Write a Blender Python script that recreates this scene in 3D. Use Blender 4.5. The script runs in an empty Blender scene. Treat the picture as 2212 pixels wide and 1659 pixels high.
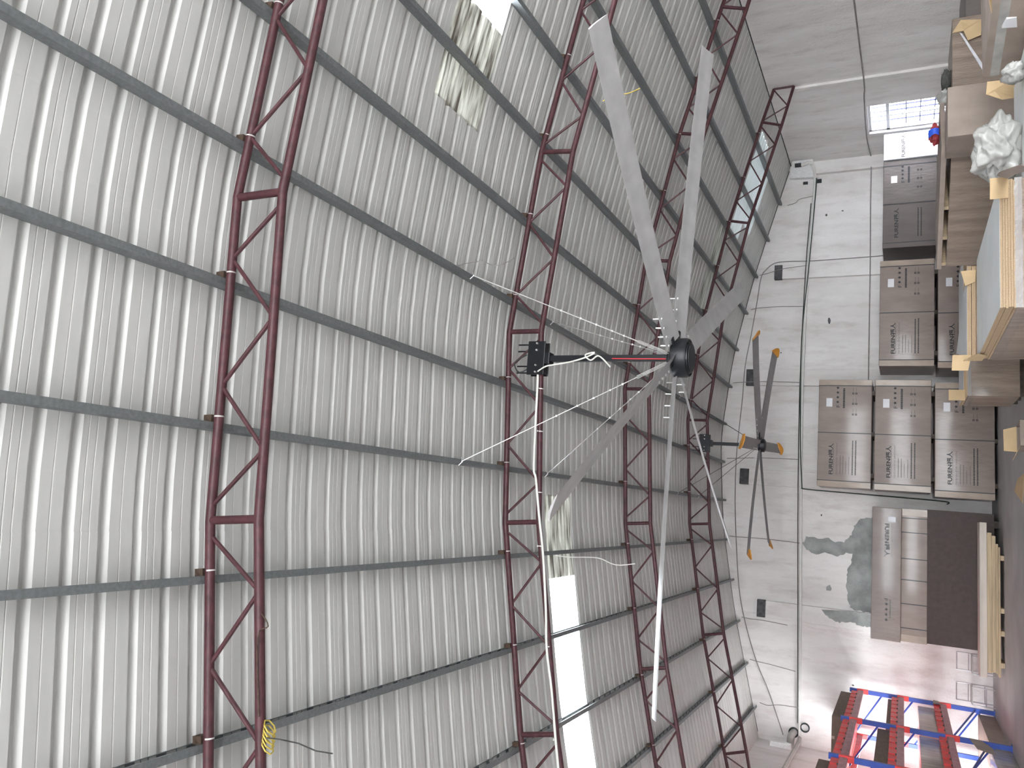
import bpy, bmesh, math, random
from mathutils import Vector, Matrix, noise
random.seed(7)
C = bpy.context.scene.collection
sc = bpy.context.scene
# ------------------------------------------------------------------ camera, world, light, exposure
PITCH, YAW, ROLL, FPX, CAMZ = 0.4641, 0.1565, 0.0091, 1690.9, 1.86
Fv = Vector((math.sin(YAW)*math.cos(PITCH), math.cos(YAW)*math.cos(PITCH), math.sin(PITCH)))
R0 = Vector((math.cos(YAW), -math.sin(YAW), 0)); U0 = R0.cross(Fv)
Rv = math.cos(ROLL)*R0 + math.sin(ROLL)*U0; Uv = -math.sin(ROLL)*R0 + math.cos(ROLL)*U0
cd = bpy.data.cameras.new('camera'); cam = bpy.data.objects.new('camera', cd); C.objects.link(cam)
cd.sensor_fit = 'HORIZONTAL'; cd.sensor_width = 36.0; cd.lens = 36.0*FPX/2212
mx = Matrix.Identity(4)                      # the phone was held sideways: image left is up
for i in range(3):
    mx[i][0] = -Uv[i]; mx[i][1] = Rv[i]; mx[i][2] = -Fv[i]
mx[2][3] = CAMZ
cam.matrix_world = mx; cd.clip_start = 0.05; cd.clip_end = 200
sc.camera = cam
w = bpy.data.worlds.new('overcast_sky'); sc.world = w; w.use_nodes = True
bg = w.node_tree.nodes['Background']; bg.inputs[0].default_value = (0.93, 0.97, 1.0, 1); bg.inputs[1].default_value = 14.0
def area(name, loc, rot, sx, sy, power, col=(1, 1, 1)):
    l = bpy.data.lights.new(name, 'AREA'); l.shape = 'RECTANGLE'; l.size = sx; l.size_y = sy; l.energy = power; l.color = col
    o = bpy.data.objects.new(name, l); o.location = loc; o.rotation_euler = rot; C.objects.link(o); return o
# daylight: the sky itself, through the opening in the added front wall far behind the camera, the skylight sheets and the barred window;
# and the window in the left wall behind the rack, just out of the frame, that whitens the wall there in the photograph
YF = -9.0
SIDE_WINDOWS = ((18.1, 20.35, 55),)
for ya, yb, pw in SIDE_WINDOWS:
    area('window_left_offscreen', (-5.56, (ya+yb)/2, 1.75), (math.radians(90), 0, math.radians(-90)), yb-ya-.1, 2.1, pw, (.98, .99, 1))
sc.view_settings.view_transform = 'Standard'; sc.view_settings.look = 'None'
sc.view_settings.exposure = 0.6; sc.view_settings.gamma = 1.0; sc.view_settings.use_curve_mapping = False
# ------------------------------------------------------------------ materials
M = {}
def nodes(name):
    m = bpy.data.materials.new(name); m.use_nodes = True; nt = m.node_tree
    return m, nt, nt.nodes['Principled BSDF']
def mat(name, col, rough=.6, metal=0, var=.08, scale=6, bump=0, bscale=40, stretch=(1, 1, 1), coat=0, spec=None, detail=4):
    m, nt, b = nodes(name); N = nt.nodes; L = nt.links
    tc = N.new('ShaderNodeTexCoord'); mp = N.new('ShaderNodeMapping'); mp.inputs['Scale'].default_value = stretch
    L.new(tc.outputs['Object'], mp.inputs[0])
    n = N.new('ShaderNodeTexNoise'); n.inputs['Scale'].default_value = scale; n.inputs['Detail'].default_value = detail
    L.new(mp.outputs[0], n.inputs['Vector'])
    r = N.new('ShaderNodeValToRGB'); c = Vector(col)
    lo = c*(1-var*2); hi = c*(1+var*1.2)
    r.color_ramp.elements[0].position = .3; r.color_ramp.elements[1].position = .72
    r.color_ramp.elements[0].color = (*[max(0, v) for v in lo], 1); r.color_ramp.elements[1].color = (*[min(1, v) for v in hi], 1)
    L.new(n.outputs['Fac'], r.inputs[0]); L.new(r.outputs[0], b.inputs['Base Color'])
    b.inputs['Roughness'].default_value = rough; b.inputs['Metallic'].default_value = metal
    b.inputs['Coat Weight'].default_value = coat; b.inputs['Coat Roughness'].default_value = .12
    if spec is not None: b.inputs['Specular IOR Level'].default_value = spec
    if bump:
        n2 = N.new('ShaderNodeTexNoise'); n2.inputs['Scale'].default_value = bscale; n2.inputs['Detail'].default_value = 3
        L.new(mp.outputs[0], n2.inputs['Vector'])
        bp = N.new('ShaderNodeBump'); bp.inputs['Strength'].default_value = bump; bp.inputs['Distance'].default_value = .02
        L.new(n2.outputs['Fac'], bp.inputs['Height']); L.new(bp.outputs[0], b.inputs['Normal'])
    M[name] = m; return m
def wallmat(name, col):
    m, nt, b = nodes(name); N = nt.nodes; L = nt.links
    tc = N.new('ShaderNodeTexCoord')
    def noi(scale, stretch, det=5):
        mp = N.new('ShaderNodeMapping'); mp.inputs['Scale'].default_value = stretch; L.new(tc.outputs['Object'], mp.inputs[0])
        n = N.new('ShaderNodeTexNoise'); n.inputs['Scale'].default_value = scale; n.inputs['Detail'].default_value = det
        n.inputs['Roughness'].default_value = .65; L.new(mp.outputs[0], n.inputs['Vector']); return n
    a = noi(1.3, (1.0, 1.0, .22)); s = noi(4.5, (1.0, 1.0, .26)); f = noi(22, (1, 1, 1))
    r1 = N.new('ShaderNodeValToRGB'); r1.color_ramp.elements[0].position = .32; r1.color_ramp.elements[1].position = .62
    r1.color_ramp.elements[0].color = (.84, .825, .81, 1); r1.color_ramp.elements[1].color = (1, 1, 1, 1); L.new(a.outputs['Fac'], r1.inputs[0])
    r2 = N.new('ShaderNodeValToRGB'); r2.color_ramp.elements[0].position = .28; r2.color_ramp.elements[1].position = .48
    r2.color_ramp.elements[0].color = (.84, .815, .80, 1); r2.color_ramp.elements[1].color = (1, 1, 1, 1); L.new(s.outputs['Fac'], r2.inputs[0])
    mx1 = N.new('ShaderNodeMix'); mx1.data_type = 'RGBA'; mx1.blend_type = 'MULTIPLY'; mx1.inputs[0].default_value = 1
    L.new(r1.outputs[0], mx1.inputs[6]); L.new(r2.outputs[0], mx1.inputs[7])
    mx2 = N.new('ShaderNodeMix'); mx2.data_type = 'RGBA'; mx2.blend_type = 'MULTIPLY'; mx2.inputs[0].default_value = 1
    mx2.inputs[7].default_value = (*col, 1); L.new(mx1.outputs[2], mx2.inputs[6]); L.new(mx2.outputs[2], b.inputs['Base Color'])
    bp = N.new('ShaderNodeBump'); bp.inputs['Strength'].default_value = .35; bp.inputs['Distance'].default_value = .03
    L.new(f.outputs['Fac'], bp.inputs['Height']); L.new(bp.outputs[0], b.inputs['Normal']); b.inputs['Roughness'].default_value = .9
    M[name] = m
def clear(name, col, trans, transl, rough=.3, dirt=None, dscale=(6, 1, 1)):
    """skylight sheet / film / glass: part see-through, part milky, with dirt of its own"""
    m = bpy.data.materials.new(name); m.use_nodes = True; nt = m.node_tree; N = nt.nodes; L = nt.links
    for n in list(N): N.remove(n)
    out = N.new('ShaderNodeOutputMaterial'); tr = N.new('ShaderNodeBsdfTransparent'); tl = N.new('ShaderNodeBsdfTranslucent'); g = N.new('ShaderNodeBsdfPrincipled')
    tr.inputs[0].default_value = (*col, 1); tl.inputs[0].default_value = (*col, 1); g.inputs['Base Color'].default_value = (*col, 1); g.inputs['Roughness'].default_value = rough
    m1 = N.new('ShaderNodeMixShader'); m1.inputs[0].default_value = transl; L.new(g.outputs[0], m1.inputs[1]); L.new(tl.outputs[0], m1.inputs[2])
    m2 = N.new('ShaderNodeMixShader'); m2.inputs[0].default_value = trans; L.new(m1.outputs[0], m2.inputs[1]); L.new(tr.outputs[0], m2.inputs[2])
    last = m2
    if dirt:
        tc = N.new('ShaderNodeTexCoord'); mp = N.new('ShaderNodeMapping'); mp.inputs['Scale'].default_value = dscale; L.new(tc.outputs['Object'], mp.inputs[0])
        n = N.new('ShaderNodeTexNoise'); n.inputs['Scale'].default_value = 3; n.inputs['Detail'].default_value = 6; L.new(mp.outputs[0], n.inputs['Vector'])
        rp = N.new('ShaderNodeValToRGB'); rp.color_ramp.elements[0].position = .36; rp.color_ramp.elements[1].position = .60; L.new(n.outputs['Fac'], rp.inputs[0])
        d = N.new('ShaderNodeBsdfDiffuse'); d.inputs[0].default_value = (*dirt, 1)
        m3 = N.new('ShaderNodeMixShader'); L.new(rp.outputs[0], m3.inputs[0]); L.new(d.outputs[0], m3.inputs[1]); L.new(m2.outputs[0], m3.inputs[2]); last = m3
    L.new(last.outputs[0], out.inputs[0]); M[name] = m
wallmat('plaster', (.90, .872, .862))
mat('roof_sheet', (.63, .622, .60), .5, 0, .05, 1.2, stretch=(.6, 3, 1))
mat('galvanised', (.225, .24, .245), .5, .35, .10, 40)
mat('truss_red', (.082, .026, .032), .5, 0, .18, 18, bump=.1, bscale=70)
mat('weld_rust', (.10, .065, .045), .8, .2, .3, 30)
mat('primer', (.62, .60, .58), .7, 0, .1)
mat('concrete', (.405, .395, .39), .55, 0, .10, .9, bump=.15, bscale=30, detail=8)
mat('bare_cement', (.36, .375, .365), .95, 0, .16, 3.5, bump=.5, bscale=24, detail=8)
mat('dark_cement', (.10, .10, .105), .95, 0, .25, 12, bump=.5)
mat('black_metal', (.013, .014, .018), .38, .3, .1)
mat('hub_face', (.035, .037, .042), .55, .2, .05)
mat('aluminium', (.50, .49, .50), .42, .75, .07, 5)
mat('blade_dark', (.36, .345, .35), .5, .2, .06, 5)
mat('blade_grey', (.56, .545, .545), .42, .25, .07, 5)
mat('bright_steel', (.85, .85, .84), .28, .7, .03)
mat('orange', (.85, .38, .06), .5, 0, .05)
mat('white_pvc', (.80, .79, .76), .4, 0, .04)
mat('white_cable', (.86, .85, .80), .45, 0, .03)
mat('dark_cable', (.05, .052, .05), .6, 0, .1)
mat('green_cable', (.035, .06, .045), .55, 0, .1)
mat('grey_cable', (.30, .28, .27), .7, 0, .1)
mat('red_cable', (.70, .05, .07), .5, 0, .03)
mat('yellow_wire', (.55, .42, .08), .5, .2, .1)
mat('grey_pipe', (.42, .41, .39), .5, 0, .12)
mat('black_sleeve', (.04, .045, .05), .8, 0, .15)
mat('foam_white', (.90, .90, .90), .9, 0, .06, 30, bump=.6)
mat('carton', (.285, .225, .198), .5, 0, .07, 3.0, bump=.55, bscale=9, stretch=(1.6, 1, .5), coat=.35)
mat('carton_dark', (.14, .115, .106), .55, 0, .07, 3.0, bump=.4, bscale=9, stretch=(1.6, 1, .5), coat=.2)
mat('carton_edge', (.41, .325, .26), .55, 0, .10, 5, bump=.5, bscale=14, stretch=(1, 1, .5), coat=.3)
mat('kraft', (.35, .285, .245), .8, 0, .07, 4, bump=.15, bscale=20)
mat('kraft_light', (.62, .45, .26), .8, 0, .06, 4)
mat('film_kraft', (.29, .222, .175), .5, 0, .16, 3, bump=.9, bscale=16, stretch=(3, 3, .35), coat=.22)
mat('brown_board', (.082, .062, .057), .6, 0, .08, 10, spec=.3)
mat('ink', (.018, .019, .024), .6, 0, .05)
mat('ink_faint', (.13, .115, .105), .7, 0, .05)
mat('paper', (.86, .86, .89), .8, 0, .03)
mat('strap', (.05, .05, .055), .45, 0, .1)
mat('melamine', (.60, .61, .61), .5, 0, .04, 2)
mat('chipboard', (.50, .365, .23), .85, 0, .12, 130, bump=.3, bscale=80)
mat('timber', (.56, .44, .29), .75, 0, .12, 4, stretch=(.3, 6, 6))
mat('white_timber', (.68, .61, .54), .7, 0, .08, 3, stretch=(.3, 3, 3))
mat('old_timber', (.11, .09, .075), .9, 0, .2, 8)
mat('rack_blue', (.030, .085, .42), .4, 0, .08)
mat('rack_red', (.80, .055, .055), .42, 0, .08)
mat('rack_pink', (.52, .27, .29), .5, 0, .12, 8)
mat('cushion_brown', (.17, .125, .095), .8, 0, .08, 5, stretch=(1, 1, 4))
mat('film_grey', (.40, .36, .30), .3, 0, .2, 4, bump=.9, bscale=20, stretch=(3, 3, .4), coat=.7)
mat('bag_white', (.46, .455, .43), .35, 0, .14, 5, bump=.7, bscale=6, coat=.4)
mat('bag_red', (.45, .06, .07), .6, 0, .1)
mat('bag_blue', (.03, .12, .75), .5, 0, .05)
mat('rag_dark', (.10, .10, .09), .9, 0, .2)
mat('window_frame', (.62, .62, .63), .4, .3, .03)
mat('bar_blue', (.04, .04, .14), .5, 0, .05)
mat('white_film', (.80, .80, .84), .2, 0, .06, 5, bump=.9, bscale=9, stretch=(2, 2, .6), coat=.8)
clear('skylight_clear', (.97, .98, 1), .75, .8)
clear('skylight_grimy', (.62, .62, .55), .0, .03, dirt=(.17, .15, .125), dscale=(.7, 6, 1))
clear('skylight_dirty', (.50, .51, .46), .0, .012, dirt=(.20, .20, .17), dscale=(.5, 9, 1))
clear('skylight_pale', (.62, .68, .69), .0, .02)
clear('glass', (.96, .97, 1), .97, .1, .05)
clear('film_streak', (.93, .93, .94), .62, .25, .15)
clear('film', (.95, .95, .96), .94, .2, .1)
# ------------------------------------------------------------------ mesh helpers
class MB:
    def __init__(s): s.v = []; s.f = []
    def add(s, v, f):
        n = len(s.v); s.v += [tuple(p) for p in v]; s.f += [tuple(i+n for i in q) for q in f]; return s
    def box(s, x0, x1, y0, y1, z0, z1):
        return s.add([(x0,y0,z0),(x1,y0,z0),(x1,y1,z0),(x0,y1,z0),(x0,y0,z1),(x1,y0,z1),(x1,y1,z1),(x0,y1,z1)],
                     [(3,2,1,0),(4,5,6,7),(0,1,5,4),(1,2,6,5),(2,3,7,6),(3,0,4,7)])
    def hexa(s, p): return s.add(p, [(3,2,1,0),(4,5,6,7),(0,1,5,4),(1,2,6,5),(2,3,7,6),(3,0,4,7)])
    def bbox(s, x0, x1, y0, y1, z0, z1, b=.015, seg=2):
        bm = bmesh.new(); bmesh.ops.create_cube(bm, size=1)
        for v in bm.verts:
            v.co = Vector((x0+(v.co.x+.5)*(x1-x0), y0+(v.co.y+.5)*(y1-y0), z0+(v.co.z+.5)*(z1-z0)))
        bmesh.ops.bevel(bm, geom=list(bm.edges), offset=b, segments=seg, affect='EDGES', profile=.6)
        bm.verts.index_update(); s.add([v.co[:] for v in bm.verts], [[v.index for v in f.verts] for f in bm.faces]); bm.free(); return s
    def tube(s, pts, r, n=8, cap=True):
        pts = [Vector(p) for p in pts]; rings = []; prev = None
        for i, p in enumerate(pts):
            d = (pts[min(i+1, len(pts)-1)]-pts[max(i-1, 0)]).normalized()
            if prev is None:
                a = Vector((0, 0, 1)) if abs(d.z) < .9 else Vector((1, 0, 0)); u = d.cross(a).normalized()
            else: u = (prev-d*prev.dot(d)).normalized()
            prev = u; q = d.cross(u); rr = r[i] if isinstance(r, (list, tuple)) else r
            rings.append([p+rr*(math.cos(2*math.pi*k/n)*u+math.sin(2*math.pi*k/n)*q) for k in range(n)])
        v = [x for g in rings for x in g]; f = []
        for i in range(len(rings)-1):
            for k in range(n): f.append((i*n+k, i*n+(k+1) % n, (i+1)*n+(k+1) % n, (i+1)*n+k))
        if cap: f += [tuple(range(n))[::-1], tuple((len(rings)-1)*n+k for k in range(n))]
        return s.add(v, f)
    def lathe(s, prof, n=32, c=(0, 0, 0)):
        v = []; f = []
        for r, z in prof: v += [(c[0]+r*math.cos(2*math.pi*k/n), c[1]+r*math.sin(2*math.pi*k/n), c[2]+z) for k in range(n)]
        for i in range(len(prof)-1):
            for k in range(n): f.append((i*n+k, i*n+(k+1) % n, (i+1)*n+(k+1) % n, (i+1)*n+k))
        f += [tuple(range(n))[::-1], tuple((len(prof)-1)*n+k for k in range(n))]
        return s.add(v, f)
    def extrude(s, prof, axis_pts):
        """closed 2D profile lofted through a list of functions pt -> 3D"""
        n = len(prof); v = []; f = []
        for fn in axis_pts: v += [fn(*p) for p in prof]
        for i in range(len(axis_pts)-1):
            for k in range(n): f.append((i*n+k, i*n+(k+1) % n, (i+1)*n+(k+1) % n, (i+1)*n+k))
        f += [tuple(range(n))[::-1], tuple((len(axis_pts)-1)*n+k for k in range(n))]
        return s.add(v, f)
    def mesh(s, name, m, smooth=False):
        me = bpy.data.meshes.new(name); me.from_pydata(s.v, [], s.f); me.validate()
        bm = bmesh.new(); bm.from_mesh(me); bmesh.ops.recalc_face_normals(bm, faces=bm.faces); bm.to_mesh(me); bm.free()
        me.materials.append(M[m])
        if smooth:
            for p in me.polygons: p.use_smooth = True
            try: me.set_sharp_from_angle(angle=math.radians(40))
            except Exception: pass
        return me
    def build(s, name, m, parent=None, smooth=False): return link(name, s.mesh(name, m, smooth), parent)
def link(name, me, parent=None, loc=None, rot=None):
    o = bpy.data.objects.new(name, me); C.objects.link(o); o.parent = parent
    if loc: o.location = loc
    if rot: o.rotation_euler = rot
    return o
def tag(o, label=None, cat=None, group=None, kind=None):
    for k, v in (('label', label), ('category', cat), ('group', group), ('kind', kind)):
        if v: o[k] = v
    return o
def thing(name, label, cat, loc=(0, 0, 0), rz=0, group=None):
    o = bpy.data.objects.new(name, None); C.objects.link(o); o.location = loc; o.rotation_euler = (0, 0, rz); o.empty_display_size = .1
    return tag(o, label, cat, group)
def copy_tree(o, parent=None):
    c = o.copy(); C.objects.link(c); c.parent = parent
    for ch in [x for x in bpy.data.objects if x.parent == o]: copy_tree(ch, c)
    return c
def smooth_pts(pts, k=4):
    P = [Vector(p) for p in pts]; out = []
    for i in range(len(P)-1):
        a, b, c, d = P[max(i-1, 0)], P[i], P[i+1], P[min(i+2, len(P)-1)]
        for j in range(k):
            t = j/k; out.append(.5*((2*b)+(c-a)*t+(2*a-5*b+4*c-d)*t*t+(3*b-a-3*c+d)*t**3))
    return out+[P[-1]]
# ------------------------------------------------------------------ roof profile (shallow arched roof)
XC, ZP, SP, TILT = 1.9454, 6.5108, 2.2569, -.0212
XL, XR, D = -5.54, 9.55, 21.5
TY = [3.877, 8.274, 12.744, 17.213]
DROP = [0, .196, .6348, 1.2237, 1.8126]
def zprof(x, off=0.0):
    a = abs(x-XC)/SP; i = min(int(a), 3); t = a-i
    return ZP+TILT*(x-XC)-off-(DROP[i]*(1-t)+DROP[i+1]*t)
def zs(x, off=.224):
    return sum(zprof(x+d, off) for d in (-.45, -.225, 0, .225, .45))/5 + .012
# ------------------------------------------------------------------ setting
floor = MB().box(XL-.3, XR+.3, YF-12, D+.3, -.2, 0).build('floor', 'concrete'); tag(floor, 'grey concrete floor of the warehouse', None, kind='structure')
def strip_wall(samples, top, y0, y1):
    mb = MB()
    for a, b in zip(samples, samples[1:]):
        mb.hexa([(a,y0,0),(b,y0,0),(b,y1,0),(a,y1,0),(a,y0,top(a)),(b,y0,top(b)),(b,y1,top(b)),(a,y1,top(a))])
    return mb
xs = [XL-.24+(XR+.48-XL)*i/40 for i in range(41)]
wb = strip_wall(xs, lambda x: zs(x)+.02, D, D+.24).build('wall_back', 'plaster'); tag(wb, kind='structure', label='whitewashed rear end wall with stains and pilasters')
WY0, WY1, WZ0, WZ1 = 18.68, 20.13, 1.0, 2.68
zt = zs(XR)+.03
wr = MB().box(XR, XR+.24, YF, WY0, 0, zt).box(XR, XR+.24, WY1, D, 0, zt).box(XR, XR+.24, WY0, WY1, 0, WZ0).box(XR, XR+.24, WY0, WY1, WZ1, zt).build('wall_right', 'plaster')
tag(wr, kind='structure', label='whitewashed side wall with the barred window')
zt2 = zs(XL)+.03
wl = MB(); yc = [YF]+[v for p in SIDE_WINDOWS for v in p[:2]]+[D]
for ya, yb in zip(yc[::2], yc[1::2]): wl.box(XL-.24, XL, ya, yb, 0, zt2)
for ya, yb, pw in SIDE_WINDOWS: wl.box(XL-.24, XL, ya, yb, 0, .65).box(XL-.24, XL, ya, yb, 2.85, zt2)
wl = wl.build('wall_left', 'plaster'); tag(wl, kind='structure', label='whitewashed side wall behind the red and blue rack')
wf_ = MB()  # unseen front wall, added to limit the sky light from behind
for a_, b_ in zip(xs, xs[1:]):
    z0_ = 4.2 if -4.6 < (a_+b_)/2 < 8.6 else 0
    wf_.hexa([(a_,YF-.24,z0_),(b_,YF-.24,z0_),(b_,YF,z0_),(a_,YF,z0_),(a_,YF-.24,zs(a_)+.02),(b_,YF-.24,zs(b_)+.02),(b_,YF,zs(b_)+.02),(a_,YF,zs(a_)+.02)])
tag(wf_.build('wall_front_unseen', 'plaster'), kind='structure', label='unseen whitewashed front wall, added with an opening that limits the sky light')
# pilasters on the back wall with bare heads
for x0, x1, zt_, zh in ((6.31, 6.69, 4.82, 5.02), (3.40, 3.83, 5.45, 5.66), (.76, 1.16, 5.5, 5.73), (-2.58, -2.16, 4.97, 5.18)):
    p = MB().bbox(x0, x1, D-.11, D+.05, 0, zt_, .012).build('pilaster', 'plaster', wb)
    MB().bbox(x0-.005, x1+.005, D-.13, D+.05, zt_, zh, .01).build('pilaster_head', 'dark_cement', p)
MB().bbox(9.2, 9.56, D-.12, D+.05, 0, 4.1, .012).build('pilaster', 'plaster', wb)
MB().bbox(XR-.06, XR+.05, 17.28, 17.46, 0, 4.12, .01).build('pilaster', 'plaster', wr)
P1 = [(-.59,4.1),(-.46,4.06),(-.44,3.89),(-.5,3.72),(-.46,3.53),(-.53,3.36),(-.51,3.17),(-.32,2.98),(-.1,2.94),(.07,2.8),(.14,2.55),(.17,2.14),(-2.14,2.12),(-2.16,2.53),(-2.12,2.95),(-1.99,3.03),(-1.73,3.07),(-1.5,3.09),(-1.19,3.06),(-.98,2.99),(-.79,2.96),(-.77,3.1),(-.85,3.23),(-.91,3.32),(-.85,3.42),(-.82,3.58),(-.89,3.75),(-.84,3.91),(-.75,4.08),(-.61,4.12)]
P2 = [(-2.21,3.64),(-2.31,3.55),(-2.41,3.42),(-2.46,3.2),(-2.4,2.98),(-2.47,2.77),(-2.47,2.54),(-2.46,2.12),(-2.14,2.12),(-2.18,2.55),(-2.15,2.92),(-2.18,3.27)]
P3 = [(-1.66,3.55),(-1.60,3.45),(-1.68,3.43),(-1.76,3.46),(-1.75,3.54)]
for poly, yy in ((P1, D), (P2, D-.11), (P3, D)):
    q = []                                     # ragged edge
    for i, a in enumerate(poly):
        b = poly[(i+1) % len(poly)]; L_ = math.hypot(b[0]-a[0], b[1]-a[1]); k = max(1, int(L_/.05))
        for j in range(k):
            t = j/k; g = .022 if (poly is not P2 or a[0] < -2.25) else 0
            q.append((a[0]+(b[0]-a[0])*t+random.uniform(-g, g), a[1]+(b[1]-a[1])*t+random.uniform(-g, g)))
    n = len(q); mb = MB(); mb.add([(x, yy-.007, z) for x, z in q]+[(x, yy+.01, z) for x, z in q], [tuple(range(n))]+[(i, (i+1) % n, n+(i+1) % n, n+i) for i in range(n)])
    mb.build('bare_cement_patch', 'bare_cement', wb)
for x, z, a, b in ((5.15, 3.62, .10, .035), (8.05, 3.75, .04, .03), (8.13, 3.35, .02, .03), (-5.0, 3.3, .05, .05), (-3.9, 2.9, .02, .03), (.1, 3.7, .03, .02), (4.3, 4.8, .02, .02)):
    mb = MB(); n = 9; mb.add([(x+a*math.cos(i*.7)*random.uniform(.7, 1.1), D-.006, z+b*math.sin(i*.7)*random.uniform(.7, 1.1)) for i in range(n)], [tuple(range(n))]); mb.build('wall_chip', 'dark_cement', wb)
# window in the right wall
MB().tube([(x, D-.004, zs(x)-.004) for x in xs[1:-1]], .013, 6).build('joint_line', 'black_sleeve', wb)  # thin black line along the joint of wall and roof
MB().tube([(XR-.004, YF+.1, zs(XR)-.004), (XR-.004, D, zs(XR)-.004)], .012, 6).build('joint_line', 'black_sleeve', wr)
win = thing('window_1', 'bright barred window in the side wall over the cartons', None, (XR+.1, (WY0+WY1)/2, WZ0)); win['kind'] = 'structure'
def wbx(n, y0, y1, z0, z1, m, t=.03, x=0): MB().box(x-t, x+t, y0-(WY0+WY1)/2, y1-(WY0+WY1)/2, z0-WZ0, z1-WZ0).build(n, m, win)
for a in ((WY0-.02, WY0+.05, WZ0, WZ1), (WY1-.05, WY1+.02, WZ0, WZ1), (WY0, WY1, WZ1-.06, WZ1+.02), (WY0, WY1, WZ0-.02, WZ0+.05), (WY0, WY1, 2.22, 2.29), ((WY0+WY1)/2-.025, (WY0+WY1)/2+.025, WZ0, 2.22)): wbx('window_frame', *a, 'window_frame')
for a in ((WY0+.05, (WY0+WY1)/2, WZ0+.05, 2.22), ((WY0+WY1)/2, WY1-.05, WZ0+.05, 2.22), (WY0+.05, WY1-.05, 2.29, WZ1-.06)): wbx('pane', *a, 'glass', .004)
for k in range(3): wbx('window_bar', WY0, WY1, 1.25+.3*k, 1.275+.3*k, 'bar_blue', .016, .1)
for k in range(5): wbx('window_bar', WY0+.24*(k+1), WY0+.24*(k+1)+.02, WZ0, WZ1, 'bar_blue', .016, .1)
for k in range(12): wbx('louvre', WY0, WY1, 1.05+.1*k, 1.065+.1*k, 'window_frame', .02, .16)
# ------------------------------------------------------------------ roof: sheets
ceil = thing('ceiling', 'arched ceiling of pale ribbed metal roof sheets', None); ceil['kind'] = 'structure'
PIT = .2265; SH = 4*PIT; Y0 = 6.096
def sheet_mesh(xa, xb, m, name):
    n = max(2, int((xb-xa)/.42)); X = [xa+(xb-xa)*i/n for i in range(n+1)]
    prof = []
    for r in range(4):
        b = r*PIT
        prof += [(b+.000, .000), (b+.014, .034), (b+.042, .034), (b+.076, .000)]
        if r % 2 == 0: prof += [(b+.112, 0), (b+.117, .004), (b+.122, 0), (b+.165, 0), (b+.170, .004), (b+.175, 0)]
        else: prof += [(b+.145, 0), (b+.150, .003), (b+.155, 0)]
    prof.append((4*PIT+.008, -.0005)); mb = MB(); k = len(prof)
    for x in X: mb.v += [(x, y, zs(x)+z) for y, z in prof]
    for i in range(n):
        for j in range(k-1): mb.f.append((i*k+j, i*k+j+1, (i+1)*k+j+1, (i+1)*k+j))
    return mb.mesh(name, m)
SEAM = -.51
full_r = sheet_mesh(SEAM, XR+.35, 'roof_sheet', 'roof_sheet'); full_l = sheet_mesh(XL-.35, SEAM+.1, 'roof_sheet', 'roof_sheet_left')
SKY = {0: [(SEAM, 3.93, 'roof_sheet'), (3.9, 5.02, 'skylight_grimy'), (5.0, 8.2, 'skylight_clear'), (8.18, XR+.35, 'roof_sheet'), (XL-.35, SEAM+.1, 'roof_sheet')],
       4: [(.02, XR+.35, 'roof_sheet'), (-1.06, .05, 'skylight_grimy'), (-4.5, -1.04, 'skylight_clear'), (XL-.35, -4.48, 'roof_sheet')],
       12: [(SEAM, 4.42, 'roof_sheet'), (4.4, 6.6, 'skylight_dirty'), (6.58, XR+.35, 'roof_sheet'), (XL-.35, SEAM+.1, 'roof_sheet')],
       13: [(SEAM, 6.6, 'roof_sheet'), (6.58, 8.9, 'skylight_pale'), (8.88, XR+.35, 'roof_sheet'), (XL-.35, SEAM+.1, 'roof_sheet')],
       14: [(SEAM, 7.0, 'roof_sheet'), (6.98, 8.6, 'skylight_pale'), (8.58, XR+.35, 'roof_sheet'), (XL-.35, SEAM+.1, 'roof_sheet')]}
for k in range(-17, 18):
    y = Y0+SH*k
    if k in SKY:
        for a, b, m in SKY[k]:
            link('skylight_sheet' if m != 'roof_sheet' else 'roof_sheet', sheet_mesh(a, b, m, 'roof_sheet'), ceil, (0, y, -.006 if a < SEAM and b < 0 and k != 4 else 0))
    else:
        link('roof_sheet', full_r, ceil, (0, y, 0)); link('roof_sheet', full_l, ceil, (0, y, -.006))
# ------------------------------------------------------------------ purlins
ORD = ['first', 'second', 'third', 'fourth', 'fifth', 'sixth', 'seventh', 'eighth', 'ninth', 'tenth', 'eleventh', 'twelfth', 'thirteenth', 'fourteenth']
PX = [8.4475-1.018*i for i in range(14)]
pp = [(-.026,0),(.026,0),(.026,.018),(.022,.018),(.022,.004),(-.022,.004),(-.022,.106),(.022,.106),(.022,.092),(.026,.092),(.026,.11),(-.026,.11)]
for i, x in enumerate(PX):
    top = zs(x)-.003; ang = math.atan((zs(x+.2)-zs(x-.2))/.4)
    pr = thing('roof_purlin', 'grey steel roof purlin, %s from the wall with the barred window' % ORD[i], 'purlin', (x, YF+.1, top-.11), 0, 'roof purlins')
    pr.rotation_euler = (0, -ang, 0)
    MB().extrude(pp, [lambda a, b, yy=yy: (a, yy, b) for yy in (0, D-YF-.1)]).build('channel', 'galvanised', pr)
    for ty in TY:
        MB().box(.027, .075, ty-YF-.1-.03, ty-YF-.1+.03, -.002, .07).build('cleat', 'weld_rust', pr)
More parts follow.
